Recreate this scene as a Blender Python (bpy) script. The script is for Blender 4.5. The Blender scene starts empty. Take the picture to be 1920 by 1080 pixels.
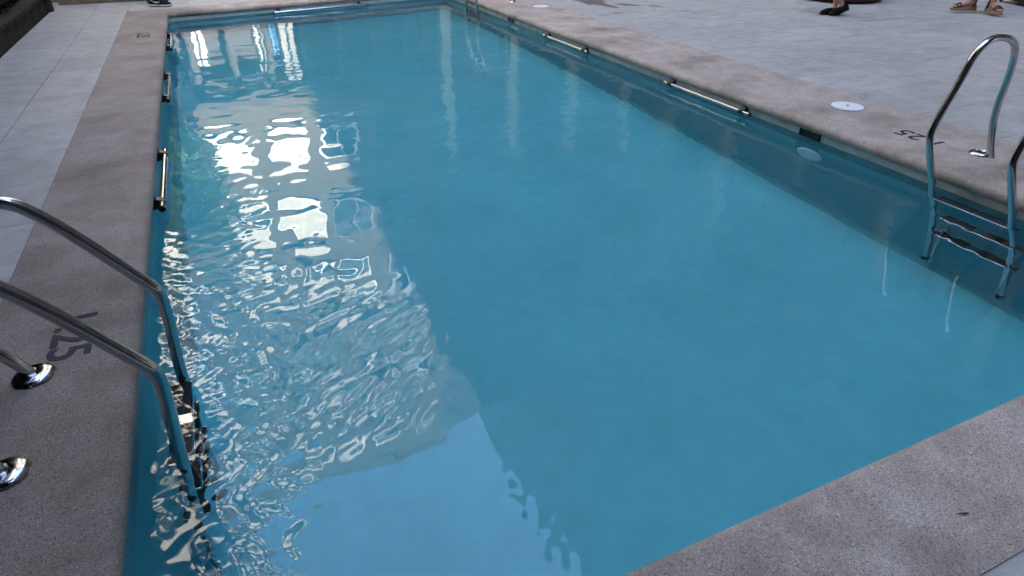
import bpy, bmesh, math, random
import numpy as np
from mathutils import Vector, Matrix, noise as mnoise

random.seed(7); np.random.seed(7)
R = math.radians
SC = bpy.context.scene
COL = SC.collection

# ------------------------------------------------------------------ camera
cam_d = bpy.data.cameras.new('camera')
cam_d.sensor_width = 36.0
cam_d.lens = 1163.0 / 1920.0 * 36.0
cam_d.clip_start = 0.05
cam_d.clip_end = 3000
cam = bpy.data.objects.new('camera', cam_d)
cam.location = (0, 0, 1.5)
cam.rotation_euler = (R(90 - 32.468), 0, R(-24.39))
COL.objects.link(cam)
SC.camera = cam

# ------------------------------------------------------------------ sky and sun
SUN = Vector((0.236, -0.705, 0.669)).normalized()          # towards the sun: behind and right of the camera
world = bpy.data.worlds.new('World')
SC.world = world
world.use_nodes = True
nt = world.node_tree
for n in list(nt.nodes):
    nt.nodes.remove(n)
sky = nt.nodes.new('ShaderNodeTexSky')
sky.sky_type = 'NISHITA'
sky.sun_disc = False
sky.sun_elevation = math.asin(SUN.z)
sky.sun_rotation = math.atan2(SUN.x, SUN.y)
sky.altitude = 50
sky.air_density = 1.0
sky.dust_density = 1.0
sky.ozone_density = 1.4
bg = nt.nodes.new('ShaderNodeBackground')
bg.inputs['Strength'].default_value = 0.15
wo = nt.nodes.new('ShaderNodeOutputWorld')
nt.links.new(sky.outputs[0], bg.inputs[0])
nt.links.new(bg.outputs[0], wo.inputs[0])

sun_d = bpy.data.lights.new('sun', 'SUN')
sun_d.energy = 3.2
sun_d.angle = R(0.53)
sun_d.color = (1.0, 0.91, 0.76)
sun = bpy.data.objects.new('sun', sun_d)
sun.rotation_euler = (-SUN).to_track_quat('-Z', 'Y').to_euler()
sun.location = (10, -30, 40)
COL.objects.link(sun)

vs = SC.view_settings
vs.view_transform = 'Standard'
vs.look = 'None'
vs.gamma = 1.0
vs.exposure = 3.75
vs.use_curve_mapping = False

SC.render.engine = 'CYCLES'
cy = SC.cycles
cy.use_denoising = True
cy.max_bounces = 10
cy.diffuse_bounces = 5
cy.glossy_bounces = 5
cy.transmission_bounces = 8
cy.transparent_max_bounces = 8
cy.caustics_refractive = True
cy.caustics_reflective = True
cy.sample_clamp_indirect = 6.0
cy.sample_clamp_direct = 0.0
cy.blur_glossy = 0.0

# ------------------------------------------------------------------ material helpers
MATS = {}
class NG:
    """small node-graph helper"""
    def __init__(s, name):
        s.m = bpy.data.materials.new(name)
        s.m.use_nodes = True
        s.t = s.m.node_tree
        s.b = s.t.nodes['Principled BSDF']
        s.out = s.t.nodes['Material Output']
        MATS[name] = s.m
        tc = s.n('ShaderNodeTexCoord')
        s.obj = tc.outputs['Object']
        geo = s.n('ShaderNodeNewGeometry')
        s.pos = geo.outputs['Position']
        s.oi = s.n('ShaderNodeObjectInfo').outputs['Random']
    def n(s, t, **kw):
        x = s.t.nodes.new(t)
        for k, v in kw.items():
            setattr(x, k, v)
        return x
    def l(s, a, b):
        s.t.links.new(a, b)
    def setv(s, inp, v):
        if isinstance(v, bpy.types.NodeSocket):
            s.l(v, inp)
        else:
            inp.default_value = v
    def noise(s, vec, scale, detail=4, rough=0.55, stretch=None):
        if stretch:
            mp = s.n('ShaderNodeMapping'); s.l(vec, mp.inputs[0]); mp.inputs['Scale'].default_value = stretch
            vec = mp.outputs[0]
        x = s.n('ShaderNodeTexNoise'); s.l(vec, x.inputs['Vector'])
        x.inputs['Scale'].default_value = scale; x.inputs['Detail'].default_value = detail; x.inputs['Roughness'].default_value = rough
        return x.outputs['Fac']
    def voro(s, vec, scale, out='Color', feature='F1'):
        x = s.n('ShaderNodeTexVoronoi', feature=feature); s.l(vec, x.inputs['Vector']); x.inputs['Scale'].default_value = scale
        return x.outputs[out]
    def ramp(s, fac, stops):
        x = s.n('ShaderNodeValToRGB'); s.l(fac, x.inputs[0])
        cr = x.color_ramp
        while len(cr.elements) < len(stops):
            cr.elements.new(0.5)
        for e, (p, c) in zip(cr.elements, stops):
            e.position = p
            e.color = (c, c, c, 1) if isinstance(c, (int, float)) else (c[0], c[1], c[2], 1)
        return x.outputs['Color']
    def mix(s, fac, a, b, mode='MIX'):
        x = s.n('ShaderNodeMix', data_type='RGBA', blend_type=mode)
        s.setv(x.inputs[0], fac)
        for inp, v in ((x.inputs[6], a), (x.inputs[7], b)):
            if isinstance(v, (tuple, list)):
                v = (v[0], v[1], v[2], 1)
            s.setv(inp, v)
        return x.outputs[2]
    def math(s, op, a, b=0.0):
        x = s.n('ShaderNodeMath', operation=op)
        s.setv(x.inputs[0], a); s.setv(x.inputs[1], b)
        return x.outputs[0]
    def bump(s, h, strength=0.3, dist=0.01):
        x = s.n('ShaderNodeBump'); x.inputs['Strength'].default_value = strength; x.inputs['Distance'].default_value = dist
        s.l(h, x.inputs['Height']); s.l(x.outputs[0], s.b.inputs['Normal'])
    def color(s, c):
        if isinstance(c, (tuple, list)):
            c = (c[0], c[1], c[2], 1)
        s.setv(s.b.inputs['Base Color'], c)
    def rough(s, r): s.setv(s.b.inputs['Roughness'], r)
    def metal(s, v): s.b.inputs['Metallic'].default_value = v

def plain(name, col, rough=0.6, metal=0.0, var=0.12, nscale=6.0, bump=0.0, bscale=60, emit=None, es=0.0):
    g = NG(name)
    f = g.noise(g.obj, nscale, 5)
    lo = tuple(c * (1 - var) for c in col); hi = tuple(min(1, c * (1 + var)) for c in col)
    g.color(g.ramp(f, [(0.3, lo), (0.7, hi)]))
    g.rough(rough); g.metal(metal)
    if bump:
        g.bump(g.noise(g.obj, bscale, 3), bump, 0.003)
    if emit:
        g.b.inputs['Emission Color'].default_value = (*emit, 1)
        g.b.inputs['Emission Strength'].default_value = es
    return g.m

# exposed-aggregate coping
g = NG('aggregate')
cells = g.voro(g.pos, 300)
sep = g.n('ShaderNodeSeparateColor'); g.l(cells, sep.inputs[0])
peb = g.ramp(sep.outputs[0], [(0.0, (0.12, 0.094, 0.08)), (0.07, (0.39, 0.32, 0.272)), (0.5, (0.50, 0.42, 0.36)), (0.9, (0.58, 0.50, 0.44)), (0.98, (0.70, 0.64, 0.58)), (1.0, (0.88, 0.83, 0.77))])
big = g.noise(g.pos, 1.6, 6, 0.6)
big2 = g.noise(g.pos, 5.5, 6, 0.65)
stain = g.ramp(big, [(0.32, (0.60, 0.55, 0.51)), (0.52, (0.97, 0.95, 0.93)), (0.75, (1.10, 1.09, 1.12))])
stain2 = g.ramp(big2, [(0.33, (0.70, 0.66, 0.62)), (0.62, (1.03, 1.03, 1.03))])
c1 = g.mix(1.0, peb, stain, 'MULTIPLY')
c2 = g.mix(0.8, c1, stain2, 'MULTIPLY')
fine = g.noise(g.pos, 420, 2)
c3 = g.mix(0.55, c2, g.ramp(fine, [(0.3, 0.55), (0.7, 1.3)]), 'MULTIPLY')
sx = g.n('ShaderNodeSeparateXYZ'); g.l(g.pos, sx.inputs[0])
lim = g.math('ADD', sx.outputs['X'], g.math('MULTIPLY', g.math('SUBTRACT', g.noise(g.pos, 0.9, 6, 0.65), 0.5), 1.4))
c3 = g.mix(1.0, c3, g.ramp(g.math('ADD', g.math('MULTIPLY', lim, 0.5), 0.5), [(0.25, (0.62, 0.61, 0.62)), (0.62, (1.0, 1.0, 1.0))]), 'MULTIPLY')  # left part darkened: the weaker light there is put into the colour
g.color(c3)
g.rough(g.ramp(big2, [(0.3, 0.62), (0.7, 0.85)]))
g.bump(g.math('ADD', g.voro(g.pos, 300, 'Distance'), fine), 0.55, 0.003)

# deck tile, pale grey stone-look porcelain with streaks across
g = NG('deck_tile')
st = g.noise(g.pos, 3.0, 8, 0.68, (0.9, 1.7, 1))
cl = g.noise(g.pos, 1.1, 5, 0.6)
fi = g.noise(g.pos, 38, 4, 0.6, (1, 2.2, 1))
col = g.ramp(st, [(0.25, (0.275, 0.267, 0.253)), (0.45, (0.345, 0.337, 0.325)), (0.62, (0.39, 0.384, 0.38)), (0.8, (0.435, 0.430, 0.432))])
col = g.mix(0.6, col, g.ramp(cl, [(0.3, (0.82, 0.81, 0.78)), (0.6, (1.0, 1.0, 1.0)), (0.8, (1.04, 1.04, 1.08))]), 'MULTIPLY')
col = g.mix(0.35, col, g.ramp(fi, [(0.3, 0.78), (0.7, 1.15)]), 'MULTIPLY')
veins = g.noise(g.pos, 2.3, 8, 0.7, (0.7, 2.6, 1))
col = g.mix(0.5, col, g.ramp(veins, [(0.485, 1.0), (0.5, 0.86), (0.515, 1.0)]), 'MULTIPLY')
gr = g.noise(g.pos, 6.0, 9, 0.72)
col = g.mix(0.8, col, g.ramp(gr, [(0.36, (0.78, 0.755, 0.72)), (0.5, (1.0, 0.995, 0.985)), (0.66, (1.09, 1.085, 1.08))]), 'MULTIPLY')
sp = g.noise(g.pos, 21, 3, 0.5)
col = g.mix(1.0, col, g.ramp(sp, [(0.245, (0.55, 0.52, 0.48)), (0.285, (1.0, 1.0, 1.0))]), 'MULTIPLY')
col = g.mix(1.0, col, g.ramp(g.oi, [(0.0, (1.06, 1.045, 1.00)), (1.0, (1.18, 1.16, 1.12))]), 'MULTIPLY')
g.color(col)
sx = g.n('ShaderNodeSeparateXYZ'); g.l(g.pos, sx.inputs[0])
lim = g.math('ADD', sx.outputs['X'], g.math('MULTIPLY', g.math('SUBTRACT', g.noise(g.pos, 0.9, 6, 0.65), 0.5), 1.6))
col = g.mix(1.0, col, g.ramp(g.math('ADD', g.math('MULTIPLY', lim, 0.4), 0.8), [(0.0, (0.70, 0.71, 0.72)), (0.5, (0.9, 0.9, 0.91)), (0.95, (1.0, 1.0, 1.0))]), 'MULTIPLY')  # tiles get darker to the left, dimmer light painted into the colour
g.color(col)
g.rough(g.ramp(st, [(0.3, 0.55), (0.7, 0.72)]))
g.bump(fi, 0.15, 0.002)

plain('grout', (0.20, 0.195, 0.19), 0.9, var=0.2, nscale=12)
plain('paving', (0.42, 0.415, 0.41), 0.8, var=0.15, nscale=1.5)

# pool paint
g = NG('pool_paint')
pn = g.noise(g.pos, 1.3, 5, 0.6)
pn2 = g.noise(g.pos, 9, 5, 0.6)
col = g.ramp(pn, [(0.3, (0.195, 0.60, 0.62)), (0.7, (0.235, 0.69, 0.705))])
col = g.mix(0.5, col, g.ramp(pn2, [(0.3, 0.90), (0.7, 1.06)]), 'MULTIPLY')
g.color(col); g.rough(0.6)
g = NG('wall_paint')
pn = g.noise(g.pos, 1.3, 5, 0.6); pn2 = g.noise(g.pos, 12, 5, 0.6)
col = g.ramp(pn, [(0.3, (0.115, 0.38, 0.42)), (0.7, (0.135, 0.42, 0.46))])
col = g.mix(0.5, col, g.ramp(pn2, [(0.3, 0.85), (0.7, 1.1)]), 'MULTIPLY')
g.color(col); g.rough(0.55)
plain('band_shade', (0.075, 0.235, 0.28), 0.4, var=0.22, nscale=7)  # wall teal with shade painted in
plain('cement_strip', (0.50, 0.50, 0.50), 0.8, var=0.2, nscale=8)

# water
g = NG('water')
g.t.nodes.remove(g.b)
gl = g.n('ShaderNodeBsdfGlass'); gl.inputs['IOR'].default_value = 1.42; gl.inputs['Roughness'].default_value = 0.0
gl.inputs['Color'].default_value = (1, 1, 1, 1)
g.l(gl.outputs[0], g.out.inputs['Surface'])
va = g.n('ShaderNodeVolumeAbsorption'); va.inputs['Color'].default_value = (0.30, 0.80, 0.92, 1); va.inputs['Density'].default_value = 0.25
g.l(va.outputs[0], g.out.inputs['Volume'])

# steel
g = NG('steel')
g.metal(1.0); g.color((0.50, 0.51, 0.53))
sn = g.noise(g.obj, 30, 4, 0.6)
g.rough(g.ramp(sn, [(0.3, 0.07), (0.75, 0.2)]))
g.bump(g.noise(g.obj, 8, 3), 0.04, 0.004)
plain('black_plastic', (0.012, 0.012, 0.014), 0.4, var=0.3)
plain('tread_rubber', (0.02, 0.02, 0.022), 0.65, var=0.3, bump=0.3, bscale=200)
plain('lamp_white', (0.90, 0.91, 0.90), 0.4, var=0.03)
plain('white_plastic', (0.78, 0.79, 0.80), 0.4, var=0.04)
plain('mark_paint', (0.020, 0.021, 0.027), 0.75, var=0.5, nscale=60)
plain('wet_tile', (0.165, 0.145, 0.125), 0.45, var=0.25, nscale=8)
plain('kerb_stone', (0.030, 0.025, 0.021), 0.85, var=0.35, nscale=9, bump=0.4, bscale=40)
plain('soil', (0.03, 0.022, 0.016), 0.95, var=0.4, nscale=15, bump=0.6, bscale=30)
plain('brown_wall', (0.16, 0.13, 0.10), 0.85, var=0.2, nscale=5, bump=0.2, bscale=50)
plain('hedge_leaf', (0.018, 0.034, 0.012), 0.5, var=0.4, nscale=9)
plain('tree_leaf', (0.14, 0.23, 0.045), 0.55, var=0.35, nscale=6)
plain('bark', (0.10, 0.07, 0.05), 0.9, var=0.3, nscale=14, bump=0.5)
plain('dry_leaf', (0.05, 0.04, 0.03), 0.8)
plain('stucco_beige', (0.098, 0.072, 0.042), 0.9, var=0.10, nscale=0.6, bump=0.2, bscale=30)
plain('stucco_white', (0.34, 0.32, 0.285), 0.9, var=0.06, nscale=0.6, bump=0.2, bscale=30)
plain('stucco_cream', (0.24, 0.21, 0.18), 0.9, var=0.10, nscale=0.6, bump=0.2, bscale=30)
plain('brown_brick', (0.105, 0.092, 0.085), 0.9, var=0.25, nscale=1.0, bump=0.2, bscale=30)
plain('dark_brick', (0.050, 0.042, 0.040), 0.9, var=0.25, nscale=1.0, bump=0.2, bscale=30)
plain('parapet_white', (0.80, 0.79, 0.76), 0.7, var=0.05, nscale=2)
plain('column_pale', (0.24, 0.235, 0.23), 0.8, var=0.1)
plain('curtain', (0.30, 0.28, 0.22), 0.8, var=0.1)
plain('frame_white', (0.78, 0.78, 0.76), 0.5, var=0.05)
plain('frame_dark', (0.04, 0.04, 0.045), 0.4)
plain('blind_white', (0.60, 0.58, 0.50), 0.75, var=0.04)
plain('column_white', (0.12, 0.115, 0.105), 0.7, var=0.06)
plain('glow_pale', (0.5, 0.48, 0.42), 0.3, emit=(1.0, 0.95, 0.82), es=0.11)  # glow added to the colour, no lamp behind it
plain('glow_blue', (0.1, 0.3, 0.7), 0.3, emit=(0.12, 0.42, 1.0), es=0.11)  # blue glow added to the colour, no lamp behind it
g = NG('window_glass'); g.color((0.03, 0.04, 0.045)); g.rough(0.06)
plain('skin', (0.50, 0.29, 0.21), 0.55, var=0.08, nscale=10)
plain('black_cloth', (0.015, 0.015, 0.017), 0.85, var=0.3)
plain('blue_cloth', (0.05, 0.07, 0.13), 0.9, var=0.2)
plain('red_cloth', (0.25, 0.05, 0.05), 0.9, var=0.2)
plain('cream_cloth', (0.5, 0.45, 0.38), 0.9, var=0.15)
plain('grey_cloth', (0.22, 0.22, 0.23), 0.9, var=0.15)
plain('hair_dark', (0.025, 0.017, 0.012), 0.6, var=0.3)
plain('hair_brown', (0.10, 0.055, 0.03), 0.6, var=0.3)
plain('black_leather', (0.010, 0.010, 0.010), 0.5, var=0.3)
plain('mid_sole', (0.62, 0.62, 0.64), 0.6)
plain('cork_sole', (0.36, 0.25, 0.165), 0.85, var=0.2, nscale=40, bump=0.3, bscale=150)
plain('brown_leather', (0.085, 0.03, 0.022), 0.55, var=0.2)
plain('ottoman_fabric', (0.055, 0.022, 0.022), 0.9, var=0.25, nscale=14, bump=0.3, bscale=140)
plain('wicker_black', (0.012, 0.012, 0.016), 0.7, var=0.3, nscale=40, bump=0.6, bscale=120)

for _n in ('black_leather', 'black_cloth', 'kerb_stone', 'soil', 'hedge_leaf', 'brown_wall'):
    MATS[_n].node_tree.nodes['Principled BSDF'].inputs['Specular IOR Level'].default_value = 0.12

# ------------------------------------------------------------------ mesh helpers
class MB:
    def __init__(s): s.v = []; s.f = []
    def add(s, vs_, fs):
        o = len(s.v)
        s.v += [tuple(v) for v in vs_]
        s.f += [tuple(i + o for i in f) for f in fs]
    def box(s, x0, x1, y0, y1, z0, z1, M=None):
        vs_ = [Vector((x, y, z)) for z in (z0, z1) for y in (y0, y1) for x in (x0, x1)]
        if M: vs_ = [M @ v for v in vs_]
        s.add(vs_, [(0, 2, 3, 1), (4, 5, 7, 6), (0, 1, 5, 4), (2, 6, 7, 3), (0, 4, 6, 2), (1, 3, 7, 5)])
    def tube(s, pts, rad, n=14, cap=True):
        pts = [Vector(p) for p in pts]
        rads = rad if isinstance(rad, (list, tuple)) else [rad] * len(pts)
        t0 = (pts[1] - pts[0]).normalized()
        up = Vector((0, 0, 1)) if abs(t0.z) < 0.9 else Vector((0, 1, 0))
        nrm = (up - t0 * up.dot(t0)).normalized()
        rings = []
        for i, p in enumerate(pts):
            t = (pts[min(i + 1, len(pts) - 1)] - pts[max(i - 1, 0)]).normalized()
            nrm = (nrm - t * nrm.dot(t)).normalized()
            b = t.cross(nrm)
            rings.append([p + rads[i] * (math.cos(a) * nrm + math.sin(a) * b) for a in [2 * math.pi * k / n for k in range(n)]])
        vs_ = [v for r in rings for v in r]
        fs = []
        for i in range(len(pts) - 1):
            for k in range(n):
                fs.append((i * n + k, i * n + (k + 1) % n, (i + 1) * n + (k + 1) % n, (i + 1) * n + k))
        if cap:
            fs.append(tuple(range(n))[::-1]); fs.append(tuple((len(pts) - 1) * n + k for k in range(n)))
        s.add(vs_, fs)
    def lathe(s, prof, n=32, c=(0, 0, 0), M=None):
        vs_ = []; m = len(prof)
        for k in range(n):
            a = 2 * math.pi * k / n
            for r, z in prof:
                v = Vector((c[0] + r * math.cos(a), c[1] + r * math.sin(a), c[2] + z))
                vs_.append(M @ v if M else v)
        fs = []
        for k in range(n):
            for i in range(m - 1):
                fs.append((k * m + i, ((k + 1) % n) * m + i, ((k + 1) % n) * m + i + 1, k * m + i + 1))
        s.add(vs_, fs)
    def loft(s, rings, cap=True):
        n = len(rings[0]); vs_ = [v for r in rings for v in r]; fs = []
        for i in range(len(rings) - 1):
            for k in range(n):
                fs.append((i * n + k, i * n + (k + 1) % n, (i + 1) * n + (k + 1) % n, (i + 1) * n + k))
        if cap:
            fs.append(tuple(range(n))[::-1]); fs.append(tuple((len(rings) - 1) * n + k for k in range(n)))
        s.add(vs_, fs)
    def mesh(s, name, smooth=False, angle=None):
        me = bpy.data.meshes.new(name)
        me.from_pydata(s.v, [], s.f)
        bm = bmesh.new(); bm.from_mesh(me)
        bmesh.ops.recalc_face_normals(bm, faces=bm.faces)
        bm.to_mesh(me); bm.free()
        if smooth or angle:
            me.shade_smooth()
            if angle:
                me.set_sharp_from_angle(angle=R(angle))
        return me
    def build(s, name, mat, parent=None, smooth=False, angle=None, kind=None):
        return link(name, s.mesh(name, smooth, angle), mat, parent, kind)

def link(name, me, mat=None, parent=None, kind=None, loc=None, rz=None):
    o = bpy.data.objects.new(name, me)
    if mat and len(me.materials) == 0:
        me.materials.append(MATS[mat])
    COL.objects.link(o)
    o.parent = parent
    if kind: o['kind'] = kind
    if loc is not None: o.location = loc
    if rz is not None: o.rotation_euler = (0, 0, rz)
    return o

def thing(name, label, cat, loc=(0, 0, 0), rz=0, group=None):
    o = bpy.data.objects.new(name, None)
    o.empty_display_size = 0.1
    COL.objects.link(o)
    o.location = loc; o.rotation_euler = (0, 0, rz)
    return tag(o, label, cat, group)

def tag(o, label, cat, group=None):
    o['label'] = label; o['category'] = cat
    if group: o['group'] = group
    return o

def dup(root, label=None, loc=None, rz=None, group=None):
    def cp(o, par):
        c = o.copy(); COL.objects.link(c); c.parent = par
        for ch in [x for x in o.children]: cp(ch, c)
        return c
    r = cp(root, None)
    if label: r['label'] = label
    if group: r['group'] = group
    if loc is not None: r.location = loc
    if rz is not None: r.rotation_euler = (0, 0, rz)
    return r

def bevel_mesh(me, w, seg=2, ang=40):
    bm = bmesh.new(); bm.from_mesh(me)
    es = [e for e in bm.edges if len(e.link_faces) == 2 and e.calc_face_angle(0) > R(ang)]
    bmesh.ops.bevel(bm, geom=es, offset=w, segments=seg, profile=0.5, affect='EDGES', clamp_overlap=True)
    bm.to_mesh(me); bm.free()
    return me

def smooth_pts(pts, it=3):
    """Chaikin corner cutting keeping the ends"""
    pts = [Vector(p) for p in pts]
    for _ in range(it):
        q = [pts[0]]
        for a, b in zip(pts[:-1], pts[1:]):
            q += [a * 0.75 + b * 0.25, a * 0.25 + b * 0.75]
        q.append(pts[-1]); pts = q
    return pts

# ------------------------------------------------------------------ layout constants (metres, deck top z = 0)
XL, XR, YN = -0.575, 4.10, 0.735          # pool walls
def yfar(x): return 11.24 + 0.165 * (x + 0.57)
WATER = -0.150
FLOOR = -1.42
CT = 0.006                                # coping top
OXL, OXR, OYN = -1.095, 5.0, 0.37

def round_path(corners, rads, n=7):
    pts = []
    m = len(corners)
    for i in range(m):
        p = Vector(corners[i]).to_2d(); a = Vector(corners[i - 1]).to_2d(); b = Vector(corners[(i + 1) % m]).to_2d()
        da = (a - p).normalized(); db = (b - p).normalized()
        r = rads
        s0 = p + da * r; s1 = p + db * r
        for k in range(n):
            t = k / (n - 1)
            q = s0 * (1 - t) ** 2 + p * 2 * t * (1 - t) + s1 * t ** 2
            pts.append(q)
    return pts

def subdivide_path(pts, step):
    out = []
    for a, b in zip(pts, pts[1:] + pts[:1]):
        n = max(1, int((b - a).length / step))
        for k in range(n):
            out.append(a + (b - a) * k / n)
    return out

wall_c = [(XL, YN), (XR, YN), (XR, yfar(XR)), (XL, yfar(XL))]
out_c = [(OXL, OYN), (OXR, OYN), (OXR, yfar(OXR) + 0.40), (OXL, yfar(OXL) + 0.40)]
WP = round_path(wall_c, 0.16)
OP = round_path(out_c, 0.012)
npath = len(WP)
def normals(P):
    N = []
    for i in range(len(P)):
        t = (P[(i + 1) % len(P)] - P[i - 1]).normalized()
        N.append(Vector((-t.y, t.x)))      # inward for a counter-clockwise path
    return N
WN = normals(WP)

# ground sheet, far beyond the court
m = MB()
big = 900
# a frame of four quads round the pool hole, below the tiles
hx0, hx1, hy0, hy1 = XL - 0.2, XR + 0.3, YN - 0.2, yfar(XR) + 0.2
for (a, b, c, d) in [(-big, big, -big, hy0), (-big, big, hy1, big), (-big, hx0, hy0, hy1), (hx1, big, hy0, hy1)]:
    m.add([(a, c, -0.03), (b, c, -0.03), (b, d, -0.03), (a, d, -0.03)], [(0, 1, 2, 3)])
m.build('ground', 'grout', kind='structure')

# deck tiles
deck = thing('deck', 'x', 'x')
del deck['label']; del deck['category']
deck['kind'] = 'structure'
xe = [-2.15, -1.55, -1.098, -0.25, 0.60, 1.46, 2.32, 3.18, 4.04, 5.003] + [5.86 + 0.86 * k for k in range(9)]
ye = [3.17 + 0.64 * k for k in range(-6, 17)]
tile_cache = {}
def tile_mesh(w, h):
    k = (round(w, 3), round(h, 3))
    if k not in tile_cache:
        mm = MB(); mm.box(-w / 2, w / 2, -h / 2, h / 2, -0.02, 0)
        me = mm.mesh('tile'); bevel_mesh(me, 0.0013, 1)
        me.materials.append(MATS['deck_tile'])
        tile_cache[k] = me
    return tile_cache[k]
G = 0.0019
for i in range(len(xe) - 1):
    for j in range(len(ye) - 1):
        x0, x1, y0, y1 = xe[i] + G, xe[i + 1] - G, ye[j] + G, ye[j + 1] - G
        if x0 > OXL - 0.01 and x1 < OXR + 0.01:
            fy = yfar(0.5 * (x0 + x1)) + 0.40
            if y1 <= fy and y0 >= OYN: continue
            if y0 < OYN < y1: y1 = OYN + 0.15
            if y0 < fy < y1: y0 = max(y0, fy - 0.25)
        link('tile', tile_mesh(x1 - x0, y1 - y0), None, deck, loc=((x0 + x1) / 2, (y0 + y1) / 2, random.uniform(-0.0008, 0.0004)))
# the paving goes on plain beyond the tiles
m = MB()
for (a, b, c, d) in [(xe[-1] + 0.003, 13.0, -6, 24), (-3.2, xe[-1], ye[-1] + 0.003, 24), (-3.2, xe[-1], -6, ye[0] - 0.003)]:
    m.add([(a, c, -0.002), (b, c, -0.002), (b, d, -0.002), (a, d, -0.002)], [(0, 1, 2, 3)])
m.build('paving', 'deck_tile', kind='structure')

# coping with rounded nose
prof = []   # (inward offset from wall line, z) ; first two use the outer path
for k in range(10):
    a = R(90 - 150 * k / 9)
    prof.append((-0.012 + 0.046 * math.cos(a), CT - 0.042 + 0.042 * math.sin(a)))
prof.append((-0.035, CT - 0.080))
rings = []
# densify path so the plane stays well-shaped
for i in range(npath):
    p, n_, o = WP[i], WN[i], OP[i]
    ring = [Vector((o.x, o.y, -0.1)), Vector((o.x, o.y, CT - 0.004))]
    d = (p - o).normalized()
    ring.append(Vector((o.x + d.x * 0.004, o.y + d.y * 0.004, CT)))
    for off, z in prof:
        q = p + n_ * off
        ring.append(Vector((q.x, q.y, z)))
    ring.append(Vector((p.x - n_.x * 0.03, p.y - n_.y * 0.03, -0.1)))
    rings.append(ring)
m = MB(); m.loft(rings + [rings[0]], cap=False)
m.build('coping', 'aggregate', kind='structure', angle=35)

# basin
m = MB()
o = 0
lev = [-0.05, -0.5, FLOOR + 0.06, FLOOR + 0.02]
ins = [0, 0, 0, 0.02]
rr = [[Vector((p.x + n_.x * i_, p.y + n_.y * i_, z)) for p, n_ in zip(WP, WN)] for z, i_ in zip(lev, ins)]
rr.append([Vector((p.x + n_.x * 0.06, p.y + n_.y * 0.06, FLOOR)) for p, n_ in zip(WP, WN)])
m.loft(rr, cap=False)
basin = m.build('basin', 'wall_paint', kind='structure', angle=50)
m = MB(); m.add(rr[-1], [tuple(range(npath))]); m.build('basin_floor', 'pool_paint', basin)
# unpainted cement strip between coping and paint
m = MB()
m.loft([[Vector((p.x + n_.x * i_, p.y + n_.y * i_, z)) for p, n_ in zip(WP, WN)] for z, i_ in ((-0.055, 0.004), (-0.122, 0.004), (-0.124, 0.0))], cap=False)
strip = m.build('cement_strip', 'cement_strip', basin)
m = MB()
m.loft([[Vector((p.x + n_.x * i_, p.y + n_.y * i_, z)) for p, n_ in zip(WP, WN)] for z, i_ in ((-0.126, 0.0), (-0.128, 0.003), (-0.235, 0.003), (-0.237, 0.0))], cap=False)
m.build('wall_shade_band', 'band_shade', basin)  # darker ring: shade on the wall above the water, put into the colour

# ------------------------------------------------------------------ water surface
NX, NY = 480, 900
u = np.linspace(0, 1, NX) ** 1.25; v = np.linspace(0, 1, NY) ** 1.35
x0, x1 = XL - 0.012, XR + 0.012
X = x0 + (x1 - x0) * u[None, :] + 0 * v[:, None]
Yf = 11.24 + 0.165 * (X + 0.57) + 0.012
Y = (YN - 0.012) + (Yf - (YN - 0.012)) * v[:, None]
rng = np.random.RandomState(11)
def waves(n, l0, l1, slope, d0=0, d1=2 * math.pi):
    h = np.zeros_like(X)
    for _ in range(n):
        lam = math.exp(rng.uniform(math.log(l0), math.log(l1)))
        k = 2 * math.pi / lam; a = rng.uniform(d0, d1); ph = rng.uniform(0, 2 * math.pi)
        amp = slope * math.sqrt(2.0 / n) / k
        # gently bent crests
        bend = 0.35 * np.sin(X * rng.uniform(0.8, 2.2) + rng.uniform(0, 6)) + 0.35 * np.sin(Y * rng.uniform(0.6, 1.8) + rng.uniform(0, 6))
        h += amp * np.sin(k * (X * math.cos(a) + Y * math.sin(a)) + ph + bend * min(3, 0.15 / lam * 3))
    return h
def sstep(e0, e1, t):
    t = np.clip((t - e0) / (e1 - e0), 0, 1); return t * t * (3 - 2 * t)
def patch(sx_, sy_, seed, lo, hi):
    r2 = np.random.RandomState(seed); p = np.zeros_like(X)
    for _ in range(7):
        p += np.sin(X * r2.uniform(.5, 2.2) * sx_ + Y * r2.uniform(-1, 1) * sy_ + r2.uniform(0, 6)) * np.cos(Y * r2.uniform(.4, 1.6) * sy_ + r2.uniform(0, 6))
    p /= 2.2
    return sstep(lo, hi, p)
edge = sstep(0.10, -0.16, X) * (0.15 + 0.85 * sstep(4.2, 2.6, Y)) * sstep(5.8, 4.0, Y)                                   # along the left wall
blob = np.exp(-(((X - 0.30) / 0.36) ** 2 + ((Y - 2.2) / 0.62) ** 2)) * sstep(1.50, 1.72, Y)
calm_low = sstep(1.55, 1.9, Y + 0.0 * X)
h = waves(10, 0.55, 1.6, 0.0050) + waves(14, 0.22, 0.5, 0.0055) * (0.25 + 0.75 * sstep(1.4, 3.0, Y))
h += waves(16, 0.10, 0.22, 0.010) * (0.08 + 0.5 * patch(1.6, 1.2, 3, 0.0, 0.9)) * sstep(1.5, 3.0, Y)
h += waves(24, 0.07, 0.15, 0.052) * edge + waves(12, 0.15, 0.30, 0.010) * edge
h += waves(18, 0.05, 0.11, 0.032, R(-75), R(-15)) * blob * patch(4.0, 3.5, 9, -0.4, 0.6)
h += waves(18, 0.055, 0.13, 0.031, R(-80), R(0)) * np.exp(-(((X - 0.20) / 0.34) ** 2 + ((Y - 1.86) / 0.20) ** 2)) * (0.12 + 0.88 * patch(5.0, 4.0, 15, -0.7, 0.3))
rag = np.exp(-((X - 0.56) / 0.13) ** 2) * sstep(2.6, 1.7, Y)
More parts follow.
